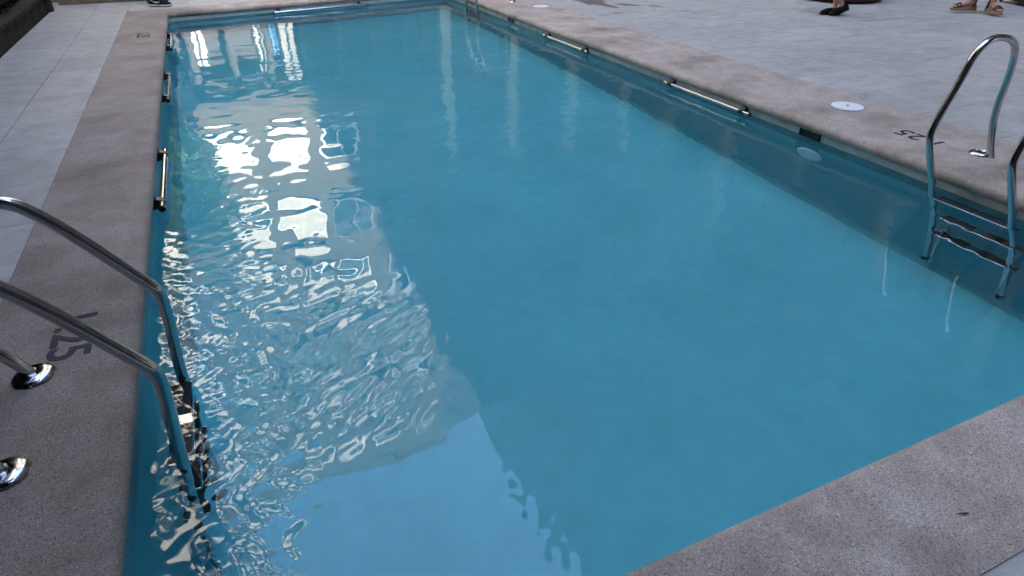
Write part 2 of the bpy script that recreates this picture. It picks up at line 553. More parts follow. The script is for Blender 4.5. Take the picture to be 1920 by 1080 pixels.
h += waves(16, 0.05, 0.13, 0.019) * rag * patch(4.0, 4.0, 61, -0.6, 0.4)
h += waves(12, 0.12, 0.30, 0.021) * patch(2.0, 2.0, 51, -0.8, 0.4) * np.exp(-((X - 0.0) / 0.45) ** 2) * sstep(1.7, 2.4, Y) * sstep(7.5, 3.5, Y)
h += waves(10, 0.05, 0.11, 0.030) * np.exp(-(((X - 3.75) / 0.35) ** 2 + ((Y - 2.1) / 0.6) ** 2))   # round the right ladder
h += waves(18, 0.05, 0.12, 0.0075) * patch(2.2, 1.6, 21, -0.2, 0.9) * sstep(1.7, 2.6, Y)
h += waves(16, 0.09, 0.24, 0.011, R(55), R(125)) * (0.35 + 0.65 * patch(1.1, 0.9, 33, -0.6, 0.5)) * sstep(1.6, 3.2, Y) * sstep(0.7, 1.9, X + 0.12 * Y)
Z = WATER + h
co = np.stack([X, Y, Z], -1).reshape(-1, 3)
idx = np.arange(NX * NY).reshape(NY, NX)
q = np.stack([idx[:-1, :-1], idx[:-1, 1:], idx[1:, 1:], idx[1:, :-1]], -1).reshape(-1, 4)
# closed body: skirt and bottom just outside the painted shell
bord = np.concatenate([idx[0, :], idx[1:, -1], idx[-1, -2::-1], idx[-2:0:-1, 0]])
nb = len(bord); nv = len(co)
low = co[bord].copy(); low[:, 2] = FLOOR - 0.05
co2 = np.concatenate([co, low])
li = nv + np.arange(nb)
side = np.stack([bord, li, np.roll(li, -1), np.roll(bord, -1)], -1)
faces = [tuple(f) for f in q.tolist()] + [tuple(f) for f in side.tolist()] + [tuple(reversed(li.tolist()))]
me = bpy.data.meshes.new('water')
me.from_pydata(co2.tolist(), [], faces)
sm = np.zeros(len(me.polygons), dtype=bool); sm[:len(q)] = True
me.polygons.foreach_set('use_smooth', sm)
me.set_sharp_from_angle(angle=R(60))
link('water', me, 'water', kind='structure')

# ------------------------------------------------------------------ ladders
def make_ladder(label, prof_xz, flange_xz, zs, inward, yc, half=0.25, group='steel pool ladders', lean=0.0):
    """prof_xz: tube centre line in (x, z) from deck flange to lower end; inward=+1 when the pool lies towards +x"""
    t = thing('pool_ladder', label, 'ladder', (flange_xz[0], yc, CT), 0, group)
    ox = flange_xz[0]
    def ylean(z): return -lean * min(1.5, max(0.0, (0.25 - z) / 0.45))
    for s in (half, -half):
        mm = MB()
        pts = smooth_pts([(x - ox, s + ylean(z), z - CT) for x, z in prof_xz], 3)
        mm.tube(pts, 0.0215, 20)
        rail = mm.build('handrail', 'steel', t, angle=60)
        mm = MB()      # escutcheon ring on the coping
        mm.lathe([(0.0222, 0.012), (0.03, 0.021), (0.05, 0.020), (0.066, 0.013), (0.072, 0.002), (0.070, 0.0)], 36, (0, s, 0))
        mm.build('flange', 'steel', t, angle=50)
    # treads
    xs = sorted(prof_xz[-3:], key=lambda p: -p[1])
    def xat(z):
        (xa, za), (xb, zb) = prof_xz[-2], prof_xz[-1]
        f = (z - za) / (zb - za); return xa + (xb - xa) * f
    for z in zs:
        xc = xat(z) - ox
        yo = ylean(z)
        mm = MB()
        w = half - 0.02
        mm.box(xc - 0.042, xc + 0.042, yo - w, yo + w, z - 0.030 - CT, z - 0.012 - CT)
        tr = mm.build('tread', 'steel', t)
        bevel_mesh(tr.data, 0.004, 2)
        for s in (-1, 1):
            mm = MB()
            mm.box(xc - 0.039, xc + 0.039, yo + s * 0.125 - 0.095, yo + s * 0.125 + 0.095, z - 0.012 - CT, z - 0.004 - CT)
            gp_ = mm.build('grip_pad', 'tread_rubber', tr); bevel_mesh(gp_.data, 0.003, 1)
        for s in (-1, 1):
            mm = MB()
            mm.tube([(xc, yo + s * (half - 0.03), z - 0.02 - CT), (xc, yo + s * (half + 0.024), z - 0.02 - CT)], 0.017, 12)
            mm.build('tread_bolt', 'black_plastic', tr)
    for s in (-half, half):
        mm = MB()
        xb, zb = prof_xz[-1]
        mm.tube([(xb - ox, s + ylean(zb), zb - CT + 0.03), (xb - ox, s + ylean(zb), zb - CT - 0.012)], 0.026, 14)
        mm.build('end_cap', 'black_plastic', t)
    return t

rprof = [(4.57, -0.02), (4.548, 0.10), (4.53, 0.30), (4.525, 0.56), (4.46, 0.74), (4.22, 0.79), (4.09, 0.72), (4.05, 0.56), (3.935, 0.25), (3.935, 0.16), (4.03, -0.22), (4.045, -1.28)]
make_ladder('bright steel ladder on the right coping with three dark treads seen below', rprof, (4.57, 0), (-0.155, -0.46, -0.77), -1, 2.12, lean=0.135)
lprof = [(-0.875, -0.02), (-0.885, 0.05), (-0.99, 0.22), (-1.01, 0.42), (-0.93, 0.63), (-0.74, 0.70), (-0.62, 0.585), (-0.42, 0.29), (-0.392, 0.245), (-0.395, 0.13), (-0.43, -0.22), (-0.455, -1.28)]
make_ladder('dark steel ladder bent over the left coping, nearest the camera', lprof, (-0.875, 0), (-0.17, -0.41, -0.65), 1, 2.06)
fprof = [(4.57, -0.02), (4.548, 0.10), (4.53, 0.30), (4.525, 0.56), (4.46, 0.74), (4.22, 0.79), (4.09, 0.72), (4.05, 0.56), (3.95, 0.25), (3.95, 0.16), (3.98, -0.22), (4.0, -1.28)]
make_ladder('distant steel ladder in the far right corner of the pool', fprof, (4.57, 0), (-0.14, -0.39, -0.64), -1, 10.35)

# ------------------------------------------------------------------ grab rails on the pool walls
def grab_rail(label, p0, p1, out, rad=0.016, z=-0.105, proud=0.055):
    """p0, p1: ends on the wall line; out: unit vector towards the water"""
    p0 = Vector((p0[0], p0[1], 0)); p1 = Vector((p1[0], p1[1], 0)); out = Vector((out[0], out[1], 0))
    d = (p1 - p0).normalized(); L = (p1 - p0).length
    t = thing('grab_rail', label, 'rail', (p0.x, p0.y, z), 0, 'grab rails along the pool walls')
    mm = MB(); mm.tube([out * proud, out * proud + d * L], rad, 16)
    bar = mm.build('bar', 'steel', t, angle=50)
    for e in (0, L):
        mm = MB(); mm.tube([out * proud + d * (e - 0.006), out * proud + d * (e + 0.006)], rad * 1.08, 14)
        mm.build('end_cap', 'black_plastic', t, angle=50)
    for e in (0.10, L - 0.10):
        c = d * e
        mm = MB()
        w = 0.026
        pr = [(0.0, 0.052), (0.0, -0.034), (proud, -0.026), (proud + 0.021, -0.014), (proud + 0.021, 0.014), (proud - 0.004, 0.026), (0.034, 0.034), (0.030, 0.052)]
        r0 = [c + out * a + Vector((0, 0, b)) - d * w for a, b in pr]
        r1 = [c + out * a + Vector((0, 0, b)) + d * w for a, b in pr]
        mm.loft([r0, r1])
        br = mm.build('bracket', 'black_plastic', t); bevel_mesh(br.data, 0.003, 1)
    return t
grab_rail('steel grab rail on right wall, nearest to skimmer and white lid', (XR, 3.98), (XR, 5.20), (-1, 0))
grab_rail('steel grab rail on right wall, farther from the right ladder', (XR, 6.72), (XR, 7.90), (-1, 0))
grab_rail('large dark steel grab rail on left wall, nearest the camera', (XL, 3.98), (XL, 5.08), (1, 0), rad=0.019, proud=0.062)
grab_rail('middle steel grab rail of three on the left wall', (XL, 6.52), (XL, 7.62), (1, 0), rad=0.019, proud=0.062)
grab_rail('farthest steel grab rail of three on the left wall', (XL, 8.95), (XL, 10.0), (1, 0), rad=0.019, proud=0.062)
fd = Vector((1, 0.165)).normalized()
grab_rail('gleaming steel grab rail on the far end wall', (0.95, yfar(0.95)), (2.50, yfar(2.50)), (fd.y, -fd.x), rad=0.028, z=-0.125, proud=0.11)

# ------------------------------------------------------------------ skimmers, lids, lights
def skimmer(label, y):
    t = thing('skimmer', label, 'skimmer', (XR, y, -0.085), 0, 'skimmer mouths under the right coping')
    mm = MB()
    for (a, b, c, d) in [(-0.10, 0.10, 0.030, 0.045), (-0.10, 0.10, -0.038, -0.026), (-0.10, -0.085, -0.026, 0.030), (0.085, 0.10, -0.026, 0.030)]:
        mm.box(-0.022, -0.004, a, b, c, d)
    mm.build('frame', 'black_plastic', t)
    mm = MB(); mm.box(-0.012, -0.005, -0.085, 0.085, -0.026, 0.03)
    mm.build('flap', 'black_plastic', t)
    return t
skimmer('dark skimmer mouth under right coping beside the nearer white lid', 3.36)
skimmer('dark skimmer mouth under right coping close to the distant ladder', 9.05)
def lid(label, x, y, r=0.128):  # lids of the two skimmers
    t = thing('skimmer_lid', label, 'plate', (x, y, CT), 0, 'round white lids in the right coping')
    mm = MB(); mm.lathe([(0.0, 0.010), (r * 0.9, 0.009), (r * 0.97, 0.007), (r, 0.0)], 48)
    mm.build('cover', 'white_plastic', t, angle=40)
    mm = MB(); mm.lathe([(0.0, 0.0125), (0.012, 0.012), (0.014, 0.0095)], 16)
    mm.build('screw', 'frame_dark', t)
    mm = MB(); mm.lathe([(r + 0.001, 0.0015), (r + 0.006, 0.0015), (r + 0.007, 0.0)], 48)
    mm.build('rim', 'grout', t)
    return t
lid('round white lid on the right coping near the bright ladder', 4.665, 3.545)
lid('round white lid on the right coping near the distant ladder', 4.77, 9.42)
def pool_light(label, y, z):
    t = thing('pool_light', label, 'light', (XR, y, z), 0, 'white underwater light fittings')
    M = Matrix.Rotation(R(-90), 4, 'Y')
    mm = MB(); mm.lathe([(0.0, 0.030), (0.07, 0.028), (0.105, 0.02), (0.124, 0.008), (0.126, 0.0)], 40, (0, 0, 0), M)
    mm.build('housing', 'lamp_white', t, angle=50)
    for k in range(6):
        a = 2 * math.pi * k / 6 + 0.3
        mm = MB(); mm.lathe([(0.0, 0.0265), (0.005, 0.026), (0.006, 0.02)], 10, (0.085 * math.cos(a), 0.085 * math.sin(a), 0), M)
        mm.build('screw', 'frame_dark', t)
    return t
pool_light('white round light underwater below the nearer skimmer', 3.33, -0.47)
pool_light('white round light underwater on the right wall near the far ladder', 8.95, -0.36)

# ------------------------------------------------------------------ painted depth marks
def text_mesh(body, size, name):
    cu = bpy.data.curves.new(name, 'FONT'); cu.body = body; cu.size = size; cu.extrude = 0.0006
    cu.align_x = 'CENTER'; cu.align_y = 'CENTER'; cu.space_character = 1.0; cu.offset = 0.003
    ob = bpy.data.objects.new(name, cu); COL.objects.link(ob)
    dg = bpy.context.evaluated_depsgraph_get()
    me = bpy.data.meshes.new_from_object(ob.evaluated_get(dg))
    bpy.data.objects.remove(ob)
    me.name = name
    return me
tm = text_mesh('1.25', 0.21, 'depth_mark')
def mark(label, x, y, rz):
    o = link('depth_mark', tm, 'mark_paint', loc=(x, y, CT + 0.0016), rz=rz)
    tag(o, label, 'marking', 'depth numbers painted on the coping')
mark('dark painted 1.25 under the nearest ladder rails on left coping', -0.785, 2.55, R(-90))
mark('dark painted 1.25 beside the bright ladder on right coping', 4.50, 2.76, R(90))
mark('faint dark depth number at the far end of left coping', -0.80, 9.40, R(-90))

# ------------------------------------------------------------------ planter, hedge, low wall at the left
pl = thing('planter', 'dark stone planter kerb along the left deck', 'planter', (-2.16, 9, 0))
y = -2.0
while y < 12.0:
    Lb = 0.56 + random.uniform(-0.03, 0.03)
    mm = MB(); mm.box(-0.14, 0.0, 0.006, Lb - 0.006, -0.02, 0.185)
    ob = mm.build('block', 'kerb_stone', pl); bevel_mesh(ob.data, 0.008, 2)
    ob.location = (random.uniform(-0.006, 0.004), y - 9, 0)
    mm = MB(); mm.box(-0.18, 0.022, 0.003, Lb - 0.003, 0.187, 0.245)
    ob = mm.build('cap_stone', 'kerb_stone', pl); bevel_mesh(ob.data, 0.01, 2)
    ob.location = (random.uniform(-0.006, 0.004), y - 9, random.uniform(-0.004, 0.004))
    y += Lb
mm = MB(); mm.box(-0.16, 0.05, y - 9, y - 9 + 0.16, -0.02, 0.30)
ob = mm.build('corner_post', 'kerb_stone', pl); bevel_mesh(ob.data, 0.01, 2)
mm = MB(); mm.box(-0.14, -0.04, y - 9 + 0.165, 3.6, -0.02, 0.26)
ob = mm.build('end_block', 'kerb_stone', pl); bevel_mesh(ob.data, 0.01, 2)
mm = MB(); mm.box(-1.02, -0.142, -11, 3.6, -0.02, 0.15)
mm.build('soil', 'soil', pl)

def leaf_cloud(centers, n, size, seed, droop=0.3):
    rs = np.random.RandomState(seed); vs_ = []; fs = []
    for _ in range(n):
        c, rad = centers[rs.randint(len(centers))]
        d = rs.normal(size=3); d /= np.linalg.norm(d)
        p = Vector(c) + Vector(d * np.array(rad) * rs.uniform(0.55, 1.0) ** 0.6)
        s = size * rs.uniform(0.6, 1.4)
        M = Matrix.Rotation(rs.uniform(0, 6.3), 3, 'Z') @ Matrix.Rotation(rs.uniform(-0.9, 0.9) + droop, 3, 'X') @ Matrix.Rotation(rs.uniform(-0.8, 0.8), 3, 'Y')
        loc = [(0, 0, 0), (0.32, 0.45, 0.05), (0, 1.0, -0.08), (-0.32, 0.45, 0.05)]
        o_ = len(vs_)
        vs_ += [tuple(p + M @ (Vector(q_) * s)) for q_ in loc]
        fs.append((o_, o_ + 1, o_ + 2)); fs.append((o_, o_ + 2, o_ + 3))
    return vs_, fs
# dark shrubs along the planter, made tall and dense to block light from the left
for k, (yy, lab) in enumerate([(-0.4, 'dark shrub raised to block light, in the left planter behind the near ladder, out of the sun'), (2.0, 'dark shrub raised to block light, in the left planter level with the near ladder'), (4.4, 'dark shrub raised to block light, in the left planter level with the nearest left grab rail'),
                               (6.8, 'dark shrub raised to block light, in the left planter level with the middle left grab rail'), (9.2, 'dark shrub raised to block light, seen at the left edge above the planter kerb'), (11.5, 'dark leafy shrub at the far end of the left planter')]):
    t = thing('shrub', lab, 'shrub', (-2.66, yy, 0.15), 0, 'dark shrubs in the left planter, raised to block light')
    rs = random.Random(k)
    cs = [((rs.uniform(-0.10, 0.12), rs.uniform(-1.05, 1.05), rs.uniform(0.15, 2.7)), (0.36, 0.42, 0.42)) for _ in range(34)]
    vs_, fs = leaf_cloud(cs, 8200, 0.105, 30 + k)
    me = bpy.data.meshes.new('foliage'); me.from_pydata(vs_, [], fs)
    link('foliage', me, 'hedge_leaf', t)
    for q_ in range(4):
        mm = MB(); y0_ = -0.8 + 0.5 * q_
        mm.tube(smooth_pts([(0, y0_, -0.02), (0.03, y0_ + 0.05, 0.9), (-0.05, y0_ - 0.08, 2.3)], 2), 0.016, 7)
        mm.build('stem', 'bark', t)

mm = MB(); mm.box(-2.12, -0.75, 12.72, 12.95, 0, 0.46)
ob = mm.build('low_wall', 'brown_wall'); bevel_mesh(ob.data, 0.01, 2)
tag(ob, 'low olive brown wall behind the far left deck', 'wall')

# ------------------------------------------------------------------ buildings round the court (they show in the water)
def win_parts(w, h_, kind, fm='frame_white'):
    """meshes facing local -y, centred"""
    fr = MB(); d = 0.07
    for (a, b, c, e) in [(-w / 2, w / 2, h_ / 2 - 0.07, h_ / 2), (-w / 2, w / 2, -h_ / 2, -h_ / 2 + 0.07), (-w / 2, -w / 2 + 0.07, -h_ / 2 + 0.07, h_ / 2 - 0.07), (w / 2 - 0.07, w / 2, -h_ / 2 + 0.07, h_ / 2 - 0.07), (-0.03, 0.03, -h_ / 2 + 0.07, h_ / 2 - 0.07)]:
        fr.box(a, b, -d, 0.0, c, e)
    fr.box(-w / 2 - 0.08, w / 2 + 0.08, -0.13, 0.0, -h_ / 2 - 0.06, -h_ / 2 - 0.001)
    f = fr.mesh('window')
    pn = MB(); pn.box(-w / 2 + 0.06, w / 2 - 0.06, -0.02, -0.005, -h_ / 2 + 0.06, h_ / 2 - 0.06)
    p = pn.mesh('pane')
    bl = MB(); bl.box(-w / 2 + 0.075, w / 2 - 0.075, -0.045, -0.025, -h_ / 2 + 0.08 + kind * h_, h_ / 2 - 0.075)
    b = bl.mesh('blind')
    f.materials.append(MATS[fm]); p.materials.append(MATS['window_glass']); b.materials.append(MATS['blind_white' if fm == 'frame_white' else 'column_white'])
    return f, p, b
WINS = {}
def window(parent, loc, rz, w, h_, blind=0.0, fm='frame_white'):
    key = (w, h_, blind, fm)
    if key not in WINS: WINS[key] = win_parts(w, h_, blind if blind is not None else 0, fm)
    f, p, b = WINS[key]
    o_ = link('window', f, None, parent, loc=loc, rz=rz)
    link('pane', p, None, o_)
    if blind is not None: link('blind', b, None, o_)
    return o_

# far building: pale beige facade, sunlit upper part
fb = thing('apartment_building', 'beige apartment block reflected in the middle of the water', 'building', (1.4, 20, 0))
FX0, FX1, FH = -4.6, 4.6, 19.6
mm = MB(); mm.box(FX0, FX1, 0, 12, 3.6, FH); mm.build('wall', 'stucco_beige', fb)
mm = MB(); mm.box(FX0, FX1, 0.6, 12, 0, 3.6); mm.build('ground_floor_wall', 'dark_brick', fb)
mm = MB(); mm.box(FX0, FX1, -0.05, 0.25, FH, FH + 0.35); mm.build('roof_edge', 'stucco_beige', fb)
mm = MB(); mm.box(FX0, FX1, -0.35, 0.0, 3.15, 3.5); mm.build('canopy', 'dark_brick', fb)
rs = random.Random(5)
for fl in range(6):
    z = 5.0 + 2.55 * fl
    for xi, xw in enumerate([-3.3, -1.65, 0.0, 1.6, 3.3]):
        b = {0: 0.0, 1: [0.0, 0.25][xi % 2], 2: [0.45, 0.2][xi % 2], 4: 0.55, 5: [0.3, 0.6][xi % 2]}.get(fl, None)
        if xi in (0, 4): b = None
        if xi == 3: b = [0.70, None, 0.62][fl] if fl < 3 else b
        window(fb, (xw, 0, z), 0, 1.15, 1.25, b, 'frame_white' if b is not None else 'frame_dark')
        if fl and rs.random() < 0.6:
            mm = MB(); mm.box(xw - 0.45, xw + 0.25, -0.4, -0.14, z - 1.15, z - 0.72)
            mm.build('air_conditioner', 'column_white', fb)
for k in range(9):
    mm = MB(); mm.tube([(FX0 + 0.5 + k * 1.02, 0.15, 0), (FX0 + 0.5 + k * 1.02, 0.15, 3.15)], 0.11, 12)
    mm.build('column', 'dark_brick', fb, angle=40)
for (a, b, z0, z1, mt) in [(-2.0, -1.68, 0.9, 2.3, 'glow_pale'), (0.15, 0.30, 0.9, 2.2, 'glow_blue'), (0.42, 0.78, 1.2, 2.9, 'glow_pale'), (-0.3, -0.12, 0.4, 2.6, 'glow_pale')]:
    mm = MB(); mm.box(a, b, 0.55, 0.595, z0, z1); mm.build('glow_stand_in', mt, fb)  # self-glowing panel in place of an opening to the sunlit street
    for xx in (a - 0.06, (a + b) / 2 - 0.02, b + 0.002):
        mm = MB(); mm.box(xx, xx + 0.055, 0.50, 0.598, z0 - 0.05, z1 + 0.05)
        mm.build('door_post', 'frame_dark', fb)

# left building: tall cream block with white balcony parapets
lb = thing('apartment_tower', 'tall cream apartment tower with white balconies along the left side', 'building', (-3.25, 8, 0))
LH = 36.0
mm = MB(); mm.box(-12, 0, -20, 22, 0, LH); mm.build('wall', 'stucco_white', lb)
mm = MB(); mm.box(-0.3, 0.06, -20, 22, LH, LH + 0.4); mm.build('roof_edge', 'parapet_white', lb)
bal = MB(); bal.box(0, 0.95, -1.55, 1.55, -0.18, 0.0); bal_slab = bal.mesh('balcony'); bal_slab.materials.append(MATS['stucco_cream'])
bp = MB(); bp.box(0.87, 0.95, -1.55, 1.55, 0.0, 0.95); bp.box(0.0, 0.868, -1.55, -1.49, 0.0, 0.95); bp.box(0.0, 0.868, 1.49, 1.55, 0.0, 0.95)
bal_par = bp.mesh('parapet'); bal_par.materials.append(MATS['parapet_white'])
sc_ = MB(); sc_.box(0.0, 0.95, 1.552, 1.66, -0.18, 2.25); added_fin_mesh = sc_.mesh('added_sun_fin'); added_fin_mesh.materials.append(MATS['parapet_white'])  # white fin added to catch sun and brighten the mirrored facade
for fl in range(11):
    z = 4.2 + 2.85 * fl
    for yc in range(-1, 6):
        yy = -8 + 5.0 * yc + (0 if fl % 1 == 0 else 0.5)
        if yy > 14 or yy < -14: continue
        o_ = link('balcony', bal_slab, None, lb, loc=(0, yy, z)); link('parapet', bal_par, None, o_); link('added_sun_fin', added_fin_mesh, None, o_); link('added_sun_fin', added_fin_mesh, None, lb, loc=(-0.25, yy + 2.5, z + 0.1))
        window(lb, (0, yy, z + 1.15), R(90), 1.8, 2.0, None)
        window(lb, (0, yy + 2.5, z + 1.3), R(90), 1.15, 1.25, [0.0, 0.45, None][(fl * 7 + yc * 3) % 3])

# right building: dark L-shaped tower in shade
rb = thing('dark_tower', 'tall dark brown tower shading the court on the right', 'building', (13, 8, 0))
RH = 34.0
mm = MB(); mm.box(0, 16, -60, 30, 0, RH); mm.build('wall', 'brown_brick', rb)
mm = MB(); mm.box(-6.9, -0.003, 12.6, 30, 0, 19.4); mm.build('wing', 'dark_brick', rb)
for fl in range(10):
    z = 5.2 + 3.0 * fl
    for k in range(9):
        window(rb, (0, -12 + 2.7 * k, z), R(-90), 1.3, 1.4, [0.0, None, 0.4, None, None][(fl + k * 2) % 5] if fl < 2 else None, 'frame_dark')
    for k in range(2 if fl < 3 else 0):
        window(rb, (-5.3 + 3.0 * k, 12.6, z), 0, 1.3, 1.4, None, 'frame_dark')
for k in range(10):
    mm = MB(); mm.box(-0.22, 0.0, -12.3 + 2.7 * k + 1.2, -12.3 + 2.7 * k + 1.5, [0, 2.2, 0, 3.4, 0, 2.8, 1.0, 3.0, 0, 2.0][k], [5.2, 6.6, 4.3, 7.4, 5.6, 4.6, 7.0, 5.0, 6.2, 4.8][k]); mm.build('pilaster', ['curtain', 'column_pale'][k % 2], rb)
    if k % 2 == 0:
        mm = MB(); mm.box(-0.04, 0.0, -12 + 2.7 * k - 0.5, -12 + 2.7 * k + 0.5, 0.1, 3.0); mm.build('glow_stand_in', 'glow_pale', rb)

for k in range(3):
    mm = MB(); mm.box(-6.3 + 2.4 * k, -5.95 + 2.4 * k, 12.3, 12.597, 0, 6.5); mm.build('pilaster', 'curtain', rb)

# building behind the camera, whose shadow covers the court
bb = thing('hotel_block', 'dark block standing behind the viewpoint whose shadow covers the court', 'building', (4, -6.2, 0))
BH = 20.4
mm = MB(); mm.box(-24, 8.95, -14, 0, 0, BH); mm.build('wall', 'dark_brick', bb)
for fl in range(6):
    for k in range(7):
        window(bb, (-8 + 2.6 * k, 0, 4.6 + 2.8 * fl), R(180), 1.3, 1.4, None, 'frame_dark')

# tree at the far left
tr = thing('leafy_tree', 'sunlit green tree beyond the far left corner, mirrored in the water', 'tree', (-1.62, 17.6, 0))
mm = MB(); mm.tube(smooth_pts([(0, 0, -0.05), (0.05, 0.02, 1.5), (-0.04, 0.08, 3.0), (0.05, 0, 4.6)], 2), [0.11] * 1 + [0.10] * 2 + [0.09] * 3 + [0.07] * 3 + [0.05] * 4, 10) if False else mm.tube(smooth_pts([(0, 0, -0.05), (0.05, 0.02, 1.5), (-0.04, 0.08, 3.0), (0.05, 0, 4.6)], 2), 0.085, 10)
for a in range(6):
    an = a * 1.05
    mm.tube([(0, 0.05, 2.6 + 0.3 * a), (0.45 * math.cos(an), 0.45 * math.sin(an), 3.3 + 0.35 * a), (0.75 * math.cos(an), 0.75 * math.sin(an), 3.9 + 0.35 * a)], [0.04, 0.028, 0.015], 7)
mm.build('trunk', 'bark', tr, angle=60)
rs = random.Random(3)
cs = [((rs.uniform(-0.6, 0.7), rs.uniform(-0.7, 0.7), rs.uniform(3.4, 6.2)), (0.5, 0.5, 0.45)) for _ in range(22)]
vs_, fs = leaf_cloud(cs, 6500, 0.16, 77)
me = bpy.data.meshes.new('crown'); me.from_pydata(vs_, [], fs)
link('crown', me, 'tree_leaf', tr)

dt = thing('shading_tree', 'dark spreading tree added out of view to shade the near left deck', 'tree', (-2.75, -0.3, 0.14))  # unseen tree, put in only to darken the near left side
mm = MB(); mm.tube(smooth_pts([(0, 0, -0.05), (0.05, 0.02, 1.5), (0.2, 0.08, 3.0), (1.0, 0, 4.9)], 2), 0.13, 10)
for a in range(9):
    an = a * 0.85
    mm.tube([(0.2, 0.05, 2.9 + 0.1 * a), (0.7 + 0.7 * math.cos(an), 0.9 * math.sin(an), 3.7 + 0.12 * a), (1.5 + 1.4 * math.cos(an), 1.9 * math.sin(an), 4.4 + 0.12 * a)], [0.06, 0.04, 0.018], 7)
mm.build('trunk', 'bark', dt, angle=60)
rs = random.Random(13)
cs = [((rs.uniform(-0.1, 3.3), rs.uniform(-2.6, 2.3), rs.uniform(4.0, 5.7)), (0.5, 0.5, 0.4)) for _ in range(70)]
vs_, fs = leaf_cloud(cs, 26000, 0.15, 79)
me = bpy.data.meshes.new('crown'); me.from_pydata(vs_, [], fs)
link('crown', me, 'hedge_leaf', dt)

# ------------------------------------------------------------------ people (only their feet reach into the picture)
def skin_body(name, verts, edges, radii, root, mat, parent):
    me = bpy.data.meshes.new(name); me.from_pydata(verts, edges, [])
    ob = bpy.data.objects.new(name + '_tmp', me); COL.objects.link(ob)
    sm_ = ob.modifiers.new('s', 'SKIN')
    for i, r_ in enumerate(radii):
        sv = me.skin_vertices[0].data[i]
        sv.radius = (r_, r_) if isinstance(r_, float) else r_
        sv.use_root = (i == root)
    sm_.use_smooth_shade = True
    sb = ob.modifiers.new('u', 'SUBSURF'); sb.levels = 2; sb.render_levels = 2
    dg = bpy.context.evaluated_depsgraph_get()
    m2 = bpy.data.meshes.new_from_object(ob.evaluated_get(dg))
    bpy.data.objects.remove(ob)
    m2.name = name
    for p in m2.polygons: p.use_smooth = True
    m2.materials.clear()
    return link(name, m2, mat, parent)

def foot_ring(prof):
    """prof: list of (y, halfwidth_left, halfwidth_right, z0, z1) along foot, toe at +y"""
    rings = []
    for (yy, wl, wr, z0, z1) in prof:
        ring = []
        for k in range(14):
            a = 2 * math.pi * k / 14
            cx_, sz_ = math.cos(a), math.sin(a)
            ex = math.copysign(abs(cx_) ** 0.7, cx_); ez = math.copysign(abs(sz_) ** 0.7, sz_)
            w_ = wr if ex > 0 else wl
            ring.append(Vector((ex * w_, yy, (z0 + z1) / 2 + ez * (z1 - z0) / 2)))
        rings.append(ring)
    return rings

